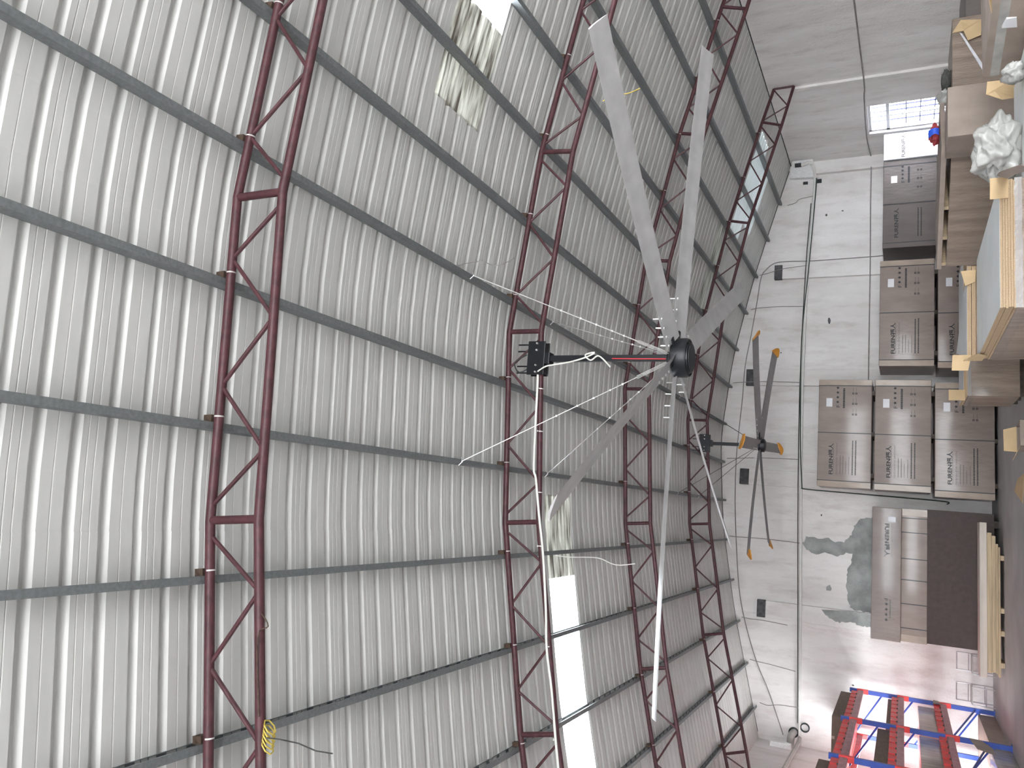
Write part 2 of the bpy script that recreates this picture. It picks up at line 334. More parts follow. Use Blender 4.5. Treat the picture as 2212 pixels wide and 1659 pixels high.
# ------------------------------------------------------------------ trusses
def make_truss(label):
    t = thing('roof_truss', label, 'truss', (0, 0, 0), 0, 'arched lattice roof trusses')
    top = lambda n: (XC+n*SP*1.008, zprof(XC+n*SP, .3675)); bot = lambda n: (XC+n*SP*.988, zprof(XC+n*SP, .7917))
    def end(x, off): return (x, zprof(x, off))
    tops = [end(XL+.02, .3675)]+[top(n) for n in range(-3, 4)]+[end(XR-.02, .3675)]
    bots = [end(XL+.02, .7917)]+[bot(n) for n in range(-3, 4)]+[end(XR-.02, .7917)]
    v3 = lambda p: (p[0], 0, p[1])
    MB().tube([v3(p) for p in tops], .033, 12).build('top_chord', 'truss_red', t, True)
    MB().tube([v3(p) for p in bots], .033, 12).build('bottom_chord', 'truss_red', t, True)
    for n in range(-3, 4): MB().tube([v3(top(n)), v3(bot(n))], .029, 10).build('post', 'truss_red', t, True)
    for n in range(-3, 3):
        A = [top(n), top(n+1)]; B = [bot(n), bot(n+1)]
        on_top = (n % 2 != 0)
        for k in range(5):
            def nd(j, tp):
                Q = A if tp else B; f = min(max(j/5, .04), .96); return (Q[0][0]*(1-f)+Q[1][0]*f, 0, Q[0][1]*(1-f)+Q[1][1]*f)
            MB().tube([nd(k, on_top), nd(k+1, not on_top)], .015, 8).build('web', 'truss_red', t, True); on_top = not on_top
    for e, n in ((0, -3), (-1, 3)):                       # short end bays on the walls
        mid = lambda Q, f: ((Q[e][0]*(1-f)+Q[1 if e == 0 else -2][0]*f), 0, (Q[e][1]*(1-f)+Q[1 if e == 0 else -2][1]*f))
        for a, b in ((mid(tops, .02), mid(bots, .5)), (mid(bots, .5), mid(tops, .96))): MB().tube([a, b], .015, 8).build('web', 'truss_red', t, True)
        MB().tube([v3(tops[e]), v3(bots[e])], .024, 8).build('post', 'truss_red', t, True)
    for i, x in enumerate(PX):                             # weld spatter / scraped paint where purlins sit
        z = zprof(x, .3675)
        MB().tube([(x+.06, 0, zprof(x+.06, .3675)), (x+.07, 0, zprof(x+.07, .3675))], .0336, 12, False).build('paint_scrape', 'primer', t, True)
    return t
TL = ['dark red lattice truss with yellow wire tied round its lower tube', 'dark red lattice truss carrying the large plain-bladed fan and a white cable',
      'dark red lattice truss with nothing hung from it, between the two fans', 'dark red lattice truss carrying the orange-tipped fan near the rear wall']
t0 = make_truss(TL[0]); t0.location.y = TY[0]
for y, l in zip(TY[1:], TL[1:]):
    t = copy_tree(t0); t.location.y = y; t['label'] = l
# ------------------------------------------------------------------ ceiling fans
def blade_mesh(r0, R, chord, th, pitch, m, name, droop):
    mb = MB(); tp = math.tan(pitch); n = 14
    up = [(-.5, 0), (-.42, .5), (-.2, .95), (.1, .8), (.38, .35), (.5, 0)]; lo = [(.38, -.02), (.1, .12), (-.2, .2), (-.42, -.12)]
    prof = up+lo
    ax = []
    for i in range(n+1):
        r = r0+(R-r0)*i/n; dz = -droop*((r-r0)/(R-r0))**2
        ax.append(lambda a, b, r=r, dz=dz: (r, a*chord, b*th-a*chord*tp+dz))
    return mb.extrude(prof, ax).mesh(name, m, True)
def fan(label, hub, ztop, R, ang0, droop, tx, ty, chord, hr, hh, tips, ylong, pitch, blade_mat):
    hx, hy, hz = hub
    f = thing('ceiling_fan', label, 'fan', hub, 0)
    tilt = Matrix(((1, 0, 0), (0, 1, 0), (tx, ty, 1)))
    prof = [(hr*.55, .02), (hr*.9, .035), (hr, .02), (hr, -hh*.55), (hr*.95, -hh*.72), (hr*.9, -hh*.72), (hr*.88, -hh*.66), (hr*.80, -hh*.66), (hr*.78, -hh*.78), (hr*.70, -hh*.82)]
    h = MB().lathe(prof, 40).build('motor_hub', 'black_metal', f, True)
    MB().lathe([(hr*.70, -hh*.80), (hr*.70, -hh*.86), (hr*.1, -hh*.88)], 36).build('hub_cover', 'hub_face', h, True)
    MB().bbox(-.035, .035, -.035, .035, .02, ztop-hz-.02, .006).build('down_rod', 'black_metal', f)
    MB().bbox(-.06, .06, -.06, .06, .02, .10, .01).build('rod_socket', 'black_metal', f)
    sx = ylong
    br = MB().bbox(-sx, sx, -.075, -.055, ztop-hz-.08, ztop-hz+.14, .008).bbox(-sx, sx, .055, .075, ztop-hz-.08, ztop-hz+.14, .008).box(-sx*.9, sx*.9, -.06, .06, ztop-hz-.075, ztop-hz-.055)
    br.bbox(-.07, .07, -.07, .07, ztop-hz-.14, ztop-hz-.07, .01)
    bo = br.build('mounting_bracket', 'black_metal', f)
    for a in (-.85, -.45, .45, .85):
        MB().tube([(a*sx, -.10, ztop-hz+.02), (a*sx, .10, ztop-hz+.02)], .011, 8).build('bolt', 'bright_steel', bo)
        MB().tube([(a*sx, 0, ztop-hz+.09), (a*sx, 0, ztop-hz+.30)], .009, 6).build('threaded_rod', 'black_metal', bo)
    bm_ = blade_mesh(.225 if hr > .2 else .15, R-(.10 if tips else 0), chord, .028, math.radians(pitch), blade_mat, 'blade', droop)
    bolt = MB()
    for j in range(4): bolt.tube([(.26+.13*j, -.075, .02), (.26+.13*j, -.075, .115)], .008, 6)
    for j in range(4): bolt.tube([(.26+.13*j, -.075, .03), (.26+.13*j, -.075, .018)], .015, 8)
    bolt = bolt.mesh('blade_bolts', 'bright_steel')
    arm = MB().bbox(.12, .30, -.03, .03, -.012, .004, .003).mesh('blade_arm', 'black_metal')
    wing = None
    if tips:
        mb = MB(); c = chord*.62
        for i in range(7):
            a = -1+2*i/6; q = (1-a*a)*.13
            mb.v += [(R-.11, a*c, -a*c*.25-.010-droop), (R-.11+q+.02, a*c*1.05, -a*c*.25-.03-.05*(1-a*a)-droop), (R-.11, a*c, -a*c*.25+.018-droop), (R-.11+q+.02, a*c*1.05, -a*c*.25-.012-.05*(1-a*a)-droop)]
        for i in range(6):
            o = i*4; mb.f += [(o, o+1, o+5, o+4), (o+2, o+6, o+7, o+3), (o, o+4, o+6, o+2), (o+1, o+3, o+7, o+5)]
        mb.f += [(0, 2, 3, 1), (24, 25, 27, 26)]
        wing = mb.mesh('blade_tip', 'orange', True)
    for k in range(6):
        a = math.radians(ang0+60*k); rot = Matrix.Rotation(a, 3, 'Z')
        b = link('blade', bm_, f); mm = (tilt @ rot).to_4x4(); b.matrix_local = mm
        tag(link('bolts', bolt, b), kind='stuff'); link('blade_arm', arm, b)
        if wing: link('blade_tip', wing, b)
    return f
f1 = fan('large grey-bladed ceiling fan with a black hub hung from a truss', (1.609, TY[1], 4.07), 5.70, 3.715, 3.18, .07, -.031, .004, .225, .215, .19, False, .20, 22, 'blade_grey')
f2 = fan('ceiling fan with orange blade tips hung close to the rear wall', (1.444, TY[3], 4.575), 5.72, 2.56, 26.65, .05, -.017, -.015, .22, .14, .13, True, .19, 20, 'blade_dark')
# stays of the large fan: wire rope with turnbuckles
def stay(p, hub, label, r=.005, tb=True, grp='wire stays bracing the large fan'):
    p = Vector(p); h = Vector(hub); q0 = Vector((p.x-h.x, p.y-h.y, 0)).normalized()*.062; h = h+q0; d = h-p; o = thing('wire_stay', label, 'wire', p, 0, grp)
    MB().tube([(0, 0, 0), d], r, 6).build('wire_rope', 'bright_steel' if tb else 'dark_cable', o)
    if tb:
        mb = MB(); u = d.normalized(); s = u.cross(Vector((0, 0, 1))).normalized()*.018
        mb.tube([d*.84+s, d*.985+s], .004, 6).tube([d*.84-s, d*.985-s], .004, 6); mb.build('turnbuckle', 'bright_steel', o)
        for q in (.45, .55, .63, .71, .77): MB().bbox(*sum(([c-.010, c+.010] for c in d*q), []), .004).build('rope_clip', 'bright_steel', o)
    MB().tube([Vector((-.045, -.02, .02)), Vector((0, 0, -.015)), Vector((.045, .02, .02))], r, 6).build('tied_end', 'bright_steel', o)
hb = (1.609, TY[1], 4.14)
SL = 'white wire stay with turnbuckle from the large fan to a roof purlin'
for p in ((2.34, 7.21, 6.10), (.305, 7.23, 6.05), (2.34, 9.42, 6.10), (.305, 9.49, 6.05)): stay(p, hb, 'white wire stay from the large fan to the %s purlin, %s side of its truss' % ('seventh' if p[0] > 1 else 'ninth', 'rear-wall' if p[1] > 8.5 else 'entrance'))
hb2 = (1.444, TY[3], 4.65)
for p in ((2.34, 16.3, 6.10), (.305, 16.3, 6.05), (.305, 18.2, 6.05), (2.34, 18.2, 6.10)): stay(p, hb2, 'dark wire from the orange-tipped fan to the %s purlin, %s side of its truss' % ('seventh' if p[0] > 1 else 'ninth', 'rear-wall' if p[1] > 17.3 else 'entrance'), .005, False, 'wire stays bracing the orange-tipped fan')
# ------------------------------------------------------------------ cables and wires
def cable(name, pts, r, m, label, cat='cable', group=None, sm=4):
    o = MB().tube(smooth_pts(pts, sm) if sm > 1 else pts, r, 6).build(name, m, None, True); tag(o, label, cat, group); return o
T2Y = TY[1]-.06
cc = cable('supply_cable', [(1.42, T2Y, 5.70), (1.35, T2Y, 5.69), (.38, T2Y, 5.66), (.2, T2Y, 5.62), (-.19, T2Y, 5.55), (-.65, T2Y, 5.46), (-1.24, T2Y, 5.38), (-1.63, T2Y, 5.34), (-2.05, T2Y, 5.25), (-2.56, T2Y, 5.16), (-2.83, T2Y, 5.11), (-3.6, T2Y, 4.98)], .014, 'white_cable', 'white supply cable tied along the lower tube of the fan truss')
for x in (1.25, .75, .05, -.55, -1.62, -2.56):
    z = zprof(x, .7917); MB().tube([(x-.006, TY[1], z), (x+.006, TY[1], z)], .0375, 14, False).build('cable_tie', 'white_cable', cc)
    MB().box(x-.006, x+.006, TY[1]-.075, TY[1]-.03, z-.006, z+.006).build('cable_tie', 'white_cable', cc)
cable('fan_lead', [(1.44, 8.17, 5.68), (1.5, 8.17, 5.58), (1.52, 8.17, 5.47), (1.56, 8.17, 5.24), (1.62, 8.17, 5.05), (1.66, 8.17, 4.99), (1.63, 8.17, 5.10), (1.57, 8.17, 5.03), (1.62, 8.17, 4.95), (1.58, 8.17, 4.88), (1.49, 8.17, 4.79)], .009, 'white_cable', 'white lead looped round the black rod of the large fan')
cable('red_lead', [(1.60, 8.232, 4.80), (1.595, 8.232, 4.55), (1.59, 8.225, 4.18)], .006, 'red_cable', 'thin red lead beside the black rod of the large fan')
cable('bracket_lead', [(1.52, 8.27, 5.80), (1.44, 8.24, 5.95), (1.56, 8.24, 6.02), (1.66, 8.27, 5.88)], .008, 'dark_cable', 'short black lead looped above the large fan bracket')
yw = thing('tie_wire', 'yellow and black wire wound round a truss tube with a loose end', 'wire', (-1.56, TY[0], 5.30), 0)
for k in range(5):
    a = -.06+.028*k
    MB().tube([Vector((a+.035*math.sin(q*.9), .037*math.cos(q*.9), .037*math.sin(q*.9)-.02)) for q in range(8)], .005, 6).build('winding', 'yellow_wire', yw)
MB().tube([(.0, -.03, -.03), (.02, -.05, -.15), (.03, -.06, -.30), (.02, -.07, -.44), (.03, -.07, -.56)], .004, 6).build('loose_end', 'dark_cable', yw)
cable('loose_wire', [(-.73, 9.5, 5.85), (-.73, 9.5, 5.65), (-.70, 9.5, 5.28), (-.76, 9.5, 5.04), (-.72, 9.5, 4.79)], .006, 'white_cable', 'frayed white wire dangling by the long bright skylight', 'wire')
cable('loose_wire', [(2.36, 6.9, 6.12), (2.44, 7.05, 5.95), (2.4, 7.1, 5.75), (2.5, 7.2, 5.6)], .004, 'grey_cable', 'bent grey wire hanging from a purlin near the fan stay', 'wire')
cable('loose_wire', [(4.75, TY[1]-.03, 5.12), (4.8, TY[1]-.04, 5.0), (4.79, TY[1]-.04, 4.82), (4.83, TY[1]-.04, 4.66)], .006, 'yellow_wire', 'short pale wire hanging from the truss near the grimy skylight', 'wire')
cable('loose_wire', [(-1.45, TY[0]-.04, 5.34), (-1.0, TY[0]-.045, 5.42), (-.92, TY[0]-.04, 5.35), (-.85, TY[0]-.04, 5.42)], .004, 'weld_rust', 'thin rusty wire along the truss above the yellow winding', 'wire')
cable('wall_conduit', [(-5.25, D-.05, 4.06), (-4.98, D-.05, 4.09), (-2.1, D-.14, 4.13), (1.39, D-.15, 4.20), (3.83, D-.15, 4.22), (6.34, D-.15, 4.17), (8.3, D-.06, 4.09), (9.05, D-.16, 4.05)], .032, 'white_pvc', 'long white conduit pipe running level across the rear wall', 'pipe', sm=6)
cable('wall_cable', [(.74, D-.19, 4.16), (2.2, D-.19, 4.24), (4.6, D-.19, 4.27), (6.4, D-.19, 4.15), (8.2, D-.19, 4.04), (9.05, D-.17, 4.0)], .014, 'green_cable', 'dark green cable slung beside the white conduit on the rear wall')
cable('wall_cable', [(-5.0, D-.04, 4.13), (-2.4, D-.17, 4.18), (.9, D-.18, 4.26), (3.6, D-.18, 4.28), (6.5, D-.17, 4.22), (8.4, D-.04, 4.14)], .012, 'dark_cable', 'black cable clipped along the top of the white conduit')
cable('wall_cable', [(.74, D-.19, 4.18), (.72, D-.17, 4.0), (.70, D-.17, 3.2), (.67, D-.17, 1.9), (.64, D-.17, .95), (.58, D-.17, .93)], .016, 'green_cable', 'dark green pipe dropping down the rear wall beside the carton tower', 'pipe')
cable('wall_cable', [(6.86,21.47,1.5),(6.82,21.47,2.37),(6.81,21.47,2.66),(6.79,21.47,4.05),(6.81,21.47,4.65),(6.79,21.47,5.02),(6.62,21.47,5.25),(6.39,21.47,5.38),(5.74,21.47,5.46),(4.84,21.47,5.58),(3.94,21.45,5.71),(3.06,21.45,5.75),(2.18,21.45,5.81),(1.42,21.45,5.85),(.31,21.45,5.84),(-1.0,21.45,5.75),(-2.08,21.45,5.63),(-2.9,21.45,5.43),(-3.71,21.45,5.15),(-4.34,21.45,4.85),(-5.0,21.45,4.59),(-5.34,21.45,4.46)], .013, 'grey_cable', 'grey cable sagging in a wide arch across the rear wall')
for i, (a, b) in enumerate((((3.47, 6.02), (3.48, 4.30)), ((1.42, 6.1), (1.47, 4.26)), ((-.63, 5.95), (-.64, 4.15)), ((5.51, 5.62), (5.51, 4.25)), ((6.47, 5.42), (6.63, 4.2)), ((-2.66, 5.56), (-2.69, 4.42)), ((-3.68, 5.32), (-3.77, 4.2)), ((-4.69, 5.04), (-4.61, 4.12)), ((8.41, 4.75), (8.55, 4.1)))):
    cable('purlin_tie_wire', [(a[0], D-.02, a[1]), (a[0], D-.155, a[1]-.22), ((a[0]+b[0])/2+.02, D-.16, (a[1]+b[1])/2), (b[0], D-.16, b[1])], .009, 'grey_cable', 'thin wire hanging down the rear wall from the %s purlin counted from the window' % ORD[(5, 7, 9, 3, 2, 11, 12, 13, 0)[i]], 'wire', 'wires tying the purlins to the rear wall')
cable('wall_cable', [(9.22, D-.135, 2.67), (8.0, D-.13, 2.67), (6.5, D-.126, 2.66), (5.0, D-.126, 2.66), (3.36, D-.126, 2.66)], .016, 'grey_cable', 'thin grey pipe running level across the rear wall behind the cartons', 'pipe')
cable('wall_cable', [(9.50, 11, 2.78), (9.50, 14.48, 2.74), (9.47, 17.4, 2.69), (9.52, 18.2, 2.72), (9.52, 20.2, 2.74), (9.50, 21.3, 2.68)], .016, 'grey_cable', 'thin grey pipe along the side wall just over the window', 'pipe')
# right rear corner: plaster haunch, pipes
hn = MB().hexa([(9.10, D-.14, 4.04), (9.56, D-.30, 4.10), (9.56, D, 4.10), (9.10, D, 4.04), (9.14, D-.14, 4.70), (9.56, D-.30, 4.62), (9.56, D, 4.62), (9.14, D, 4.70)]).build('plaster_haunch', 'foam_white', wb)
pk = thing('drain_pipe', 'white plastic drain pipe with black sleeve in the rear corner', 'pipe', (9.42, D-.29, 4.05), 0)
MB().tube([(0, 0, .58), (.0, 0, .48)], .05, 12).build('pipe_end', 'white_pvc', pk, True)
MB().tube([(0, 0, .50), (.0, 0, .34)], .056, 12).build('sleeve', 'black_sleeve', pk, True)
MB().tube([(0, 0, .36), (0, 0, .30), (.0, -.02, .24), (.03, -.04, .16), (.02, -.02, .10), (-.02, .02, .06)], .045, 12).build('elbow', 'white_pvc', pk, True)
cable('corner_conduit', [(9.06, D-.16, 4.05), (9.16, D-.2, 4.05), (9.28, D-.28, 4.07), (9.36, D-.34, 4.12)], .045, 'white_pvc', 'thick white elbow joining the conduit at the rear corner', 'pipe')
for x, z, a, b in ((9.0, 4.30, .035, .06), (9.02, 3.95, .05, .06)): MB().bbox(x-a, x+a, D-.045, D+.01, z-b, z+b, .006).build('black_wall_block', 'black_sleeve', wb)  # solid black blocks on the wall, one in place of a hole
# left rear corner
MB().bbox(XL-.02, XL+.12, D-.5, D-.02, 4.22, 4.72, .02).build('patch_block', 'foam_white', wl)
gp = thing('elbow_pipe', 'fat grey elbow pipe coming through the wall above the rack', 'pipe', (-5.32, D, 4.2), 0)
MB().tube(smooth_pts([(.08, .02, .02), (.08, -.06, .02), (.02, -.18, .06), (-.08, -.28, .06), (-.22, -.30, .04)]), .085, 14).build('pipe_body', 'grey_pipe', gp, True)
MB().lathe([(.12, -.02), (.12, .02), (.10, .02), (.10, -.02)], 20).build('collar', 'black_sleeve', gp).matrix_local = Matrix.Translation((.08, -.03, .02)) @ Matrix.Rotation(math.pi/2, 4, 'X')
MB().lathe([(.085, -.02), (.11, -.02), (.11, .06), (.085, .06), (.085, -.015)], 20).build('pipe_sleeve', 'black_sleeve', wb).matrix_local = Matrix.Translation((-5.08, D-.002, 3.96)) @ Matrix.Rotation(math.pi/2, 4, 'X')
cable('side_pipe', [(-5.33, D-.10, 4.07), (-5.38, D-.45, 4.07), (-5.40, 19.7, 4.10), (-5.42, 18.0, 4.13), (-5.42, 14.0, 4.2)], .05, 'grey_pipe', 'grey pipe running along the side wall above the rack', 'pipe')
# ------------------------------------------------------------------ printed carton packs
def text_mesh(body, size, m, name, sx=1.0, bold=0.0):
    cu = bpy.data.curves.new('t', 'FONT'); cu.body = body; cu.size = size; cu.offset = bold
    o = bpy.data.objects.new('t', cu); C.objects.link(o); dg = bpy.context.evaluated_depsgraph_get(); dg.update()
    me = bpy.data.meshes.new_from_object(o.evaluated_get(dg)); bpy.data.objects.remove(o); bpy.data.curves.remove(cu)
    xs_ = [v.co.x for v in me.vertices]; x0 = min(xs_); wd = max(xs_)-x0
    V = [((v.co.x-x0)*sx/wd, v.co.y) for v in me.vertices]; F = [tuple(p.vertices) for p in me.polygons]; bpy.data.meshes.remove(me)
    return V, F                                    # normalised to width sx
TXT = {'brand': text_mesh('FUREN\u798f\u4eba', .12, 'ink', 'a', .74, .0025), 'design': text_mesh('DESIGN FOR FASHION', .05, 'ink_faint', 'b', .74), 'F': text_mesh('F', .11, 'ink', 'c', .055)}
def marks(W_, H_, flip=False):
    """front print of one pack, local x right, z up"""
    ink = MB(); faint = MB(); y = -.004; e = .0006
    def q(mb, x0, x1, z0, z1): mb.add([(x0, y, z0), (x1, y, z0), (x1, y, z1), (x0, y, z1)], [(0, 1, 2, 3)])
    def t(mb, key, x, z, kz=1): V, F = TXT[key]; mb.add([(x+a, y-e, z+b*kz) for a, b in V], F)
    fx = lambda f: f*W_; fz = lambda f: H_*(1-f)
    t(ink, 'brand', fx(.112), fz(.275), .95); q(faint, fx(.112), fx(.40), fz(.293), fz(.287)); t(faint, 'design', fx(.112), fz(.36), .9)
    rng = random.Random(3)
    for f, a, b, h in ((.41, .12, .285, .016), (.46, .12, .285, .016), (.51, .12, .24, .012), (.565, .12, .28, .012), (.625, .115, .43, .026), (.68, .115, .43, .026)):
        x = fx(a); mb = ink if h > .02 else faint
        while x < fx(b): w_ = h*rng.uniform(.7, 1.1); q(mb, x, x+w_, fz(f)-h*.5, fz(f)+h*.5); x += w_+h*.35
    t(ink, 'F', fx(.74), fz(.385), 1)
    for k in range(4):
        cx, cz, r = fx(.79+.045*k), fz(.345), .042
        pts = [(cx+(r if i % 2 == 0 else r*.42)*math.sin(i*math.pi/5), y-e, cz+(r if i % 2 == 0 else r*.42)*math.cos(i*math.pi/5)) for i in range(10)]
        ink.add(pts+[(cx, y-e, cz)], [(i, (i+1) % 10, 10) for i in range(10)])
    x = fx(.735)
    while x < fx(.915): w_ = .03*rng.uniform(.7, 1.1); q(ink, x, x+w_, fz(.475), fz(.44)); x += w_+.008
    for fx_ in (.675, .775, .872):
        for fz_ in (.62, .675):
            s = .021; cx, cz = fx(fx_), fz(fz_)
            for a in ((-s, s, s*.55, s), (-s, s, -s, -s*.55), (-s, -s*.5, -s, s), (s*.5, s, -s, s), (-s*.2, s*.2, -s*.3, s*.3)): q(ink, cx+a[0], cx+a[1], cz+a[2], cz+a[3])
            q(faint, cx+.03, cx+.14, cz-.004, cz+.004)
    if flip:
        for mb in (ink, faint): mb.v = [(W_-a, b, H_-c) for a, b, c in mb.v]
    return ink, faint
def pack(label, x, y, z, W_, D_, H_, rz=0, body='carton', straps=(.055, .5, .945), edge=True, prn=True, paper=True, flip=False, bearers=True, name='board_carton', film=False):
    t = thing(name, label, 'carton', (x, y, z), rz); g = .06 if bearers else 0
    MB().bbox(0, W_, 0, D_, g, H_, .018, 3).build('carton_body', body, t, True)
    if edge:
        for a, b in ((-.004, .052*W_), (W_*.948, W_+.004)): MB().bbox(a, b, -.003, .04, g+.004, H_-.006, .004, 1).build('edge_wrap', 'carton_edge' if body == 'carton' else body, t)
    if bearers:
        for a in (.12, .5, .88): MB().box(a*W_-.05, a*W_+.05, .05, D_-.03, 0, g+.002).build('bearer', 'old_timber', t)
    for s in straps:
        a = s*W_; MB().box(a-.010, a+.010, -.0055, .0, g, H_).box(a-.010, a+.010, -.0055, D_*.6, H_-.004, H_+.0015).build('strap', 'strap', t)
    if prn:
        i, f = marks(W_, H_, flip); tag(i.build('printed_lettering', 'ink', t), kind='stuff'); tag(f.build('printed_lines', 'ink_faint', t), kind='stuff')
    if paper:
        a, b = (.745, .80) if not flip else (.80, .86); c, d_ = (.25, .15) if not flip else (.60, .40)
        c2 = (.745*W_, .825*W_, H_*.75, H_*.86) if not flip else (W_*.845, W_*.925, H_*.10, H_*.30)
        MB().box(c2[0], c2[1], -.006, 0, c2[2], c2[3]).build('paper_label', 'paper', t)
    return t
# tower of three
pack('lettered brown carton at the bottom of the tower of three', .70, 20.05, 0, 2.58, 1.29, 1.225)
pack('lettered brown carton in the middle of the tower of three', .78, 20.13, 1.23, 2.57, 1.24, 1.235)
pack('lettered brown carton on top of the tower of three, bearing a white label', .79, 20.2, 2.47, 2.57, 1.18, 1.24)
# tower of two
pack('lettered brown carton at the bottom of the tower of two', 3.62, 19.98, 0, 2.55, 1.3, 1.175)
pack('lettered brown carton on top of the tower of two', 3.67, 20.0, 1.18, 2.54, 1.3, 1.21)
# dark pair beside the window
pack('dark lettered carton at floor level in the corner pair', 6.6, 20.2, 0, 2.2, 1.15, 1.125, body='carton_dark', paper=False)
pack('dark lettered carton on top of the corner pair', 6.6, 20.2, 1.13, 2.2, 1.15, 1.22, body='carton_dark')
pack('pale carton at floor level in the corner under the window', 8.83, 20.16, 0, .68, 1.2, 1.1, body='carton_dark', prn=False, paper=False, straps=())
wf = pack('carton wrapped in white film glaring in the window light', 8.83, 20.16, 1.1, .68, 1.2, 1.25, body='white_film', edge=False, prn=False, paper=False, straps=())
i_ = MB(); V_, F_ = TXT['brand']; i_.add([(.04+a*.8, -.006, .78+b*.9) for a, b in V_], F_); tag(i_.build('printed_lettering', 'ink_faint', wf), kind='stuff')
# brown board pile with the upturned pack
bp = thing('brown_board_pile', 'tall pile of dark brown boards against the rear wall', 'boards', (-2.5, 20.0, 0), 0)
for k in range(3): MB().box(.1+1.25*k, .25+1.25*k, .02, 1.2, 0, .09).build('bearer', 'old_timber', bp)
MB().bbox(0, 2.9, 0, 1.25, .09, 1.36, .006).build('board_stack', 'brown_board', bp)
pack('long strapped carton lying on the dark brown boards', -2.52, 20.0, 1.36, 2.9, 1.25, .52, body='carton', straps=(.10, .28, .46, .62, .82, .93), prn=False, paper=False, bearers=False)
u1 = pack('long film-wrapped carton lying upside down on the strapped carton', -2.56, 19.98, 1.88, 2.94, 1.27, .60, body='carton', straps=(), edge=False, prn=False, paper=False, bearers=False)
i_ = MB(); V_, F_ = TXT['brand']; i_.add([(2.58-a, -.004, .335-b*1.0) for a, b in V_], F_)
V_, F_ = TXT['F']; i_.add([(.92-a, -.004, .34-b) for a, b in V_], F_)
for k in range(4):
    cx, cz, r = .80-.115*k, .29, .042
    pts = [(cx+(r if j % 2 == 0 else r*.42)*math.sin(j*math.pi/5), -.004, cz-(r if j % 2 == 0 else r*.42)*math.cos(j*math.pi/5)) for j in range(10)]
    i_.add(pts+[(cx, -.004, cz)], [(j, (j+1) % 10, 10) for j in range(10)])
tag(i_.build('printed_lettering', 'ink', u1), kind='stuff')
i_ = MB(); V_, F_ = TXT['design']; i_.add([(2.58-a, -.004, .21-b*.9) for a, b in V_], F_)
for k in range(10): i_.add([(.5+.042*k, -.004, .20), (.53+.042*k, -.004, .20), (.53+.042*k, -.004, .23), (.5+.042*k, -.004, .23)], [(0, 1, 2, 3)])
tag(i_.build('printed_lines', 'ink_faint', u1), kind='stuff'); MB().box(2.62, 2.74, -.006, 0, .12, .28).build('paper_label', 'paper', u1)
mb = MB(); n = 26                                # loose film hanging over the front edge
for i in range(n+1):
    x = .02+2.9*i/n
    for j, (yy, z) in enumerate(((.25, .604), (-.012, .606), (-.022, .34), (-.02, .03-.02*math.sin(i*.8)))):
        mb.v.append((x, yy+random.uniform(-.006, .004), z+random.uniform(-.012, .006) if j > 1 else z+.004))
for i in range(n):
    for j in range(3): mb.f.append((i*4+j, i*4+j+1, (i+1)*4+j+1, (i+1)*4+j))
mb.build('film_wrap', 'film', u1)
# ------------------------------------------------------------------ planks on the floor
for lab, m, x0, x1, y0, z0, z1, dz in (('pale painted plank on top of the plank pile', 'white_timber', -2.9, .2, 19.15, .30, .43, .02), ('thick raw plank under the pale painted plank', 'timber', -2.8, .0, 19.17, .21, .30, 0),
      ('raw plank in the middle of the plank pile', 'timber', -2.78, -.06, 19.14, .145, .21, 0), ('darker raw plank low in the plank pile', 'timber', -2.8, -.22, 19.18, .10, .145, 0), ('thin bottom plank resting on wooden blocks', 'timber', -2.86, -.28, 19.15, .065, .10, 0)):
    o = MB().bbox(x0, x1, y0, y0+.55, z0, z1, .005, 1).build('plank', m); tag(o, lab, 'plank', 'planks stacked on the floor')
for x, q_ in ((-.5, 'at the end away from the rack'), (-1.55, 'second from the end away from the rack'), (-2.0, 'second from the rack'), (-2.62, 'at the end by the rack')): tag(MB().bbox(x-.05, x+.05, 19.12, 19.75, 0, .067, .004, 1).build('wooden_block', 'timber'), 'small wooden block under the plank pile, '+q_, 'block', 'blocks under the planks')
# ------------------------------------------------------------------ steel chairs by the wall
def chair(x, y, rz, label):
    t = thing('steel_chair', label, 'chair', (x, y, 0), rz, 'bare steel chairs by the rear wall')
    for sx in (-.19, .19):
        MB().tube([(sx, .19, 0), (sx, .19, .74)], .011, 8).build('leg', 'aluminium', t); MB().tube([(sx, -.19, 0), (sx, -.19, .44)], .011, 8).build('leg', 'aluminium', t)
        MB().tube([(sx, -.19, .44), (sx, .19, .44)], .010, 8).build('seat_rail', 'aluminium', t)
    for z in (.735, .50): MB().tube([(-.19, .19, z), (.19, .19, z)], .011, 8).build('back_rail', 'aluminium', t)
    MB().bbox(-.19, .19, -.19, .19, .435, .46, .008).build('seat', 'grey_pipe', t)
    for yy in (-.19, .19): MB().tube([(-.19, yy, .18), (.19, yy, .18)], .009, 8).build('stretcher', 'aluminium', t)
chair(-2.92, 20.98, 0, 'bare steel chair behind the plank pile'); chair(-3.6, 21.1, 0, 'bare steel chair close to the red and blue rack')
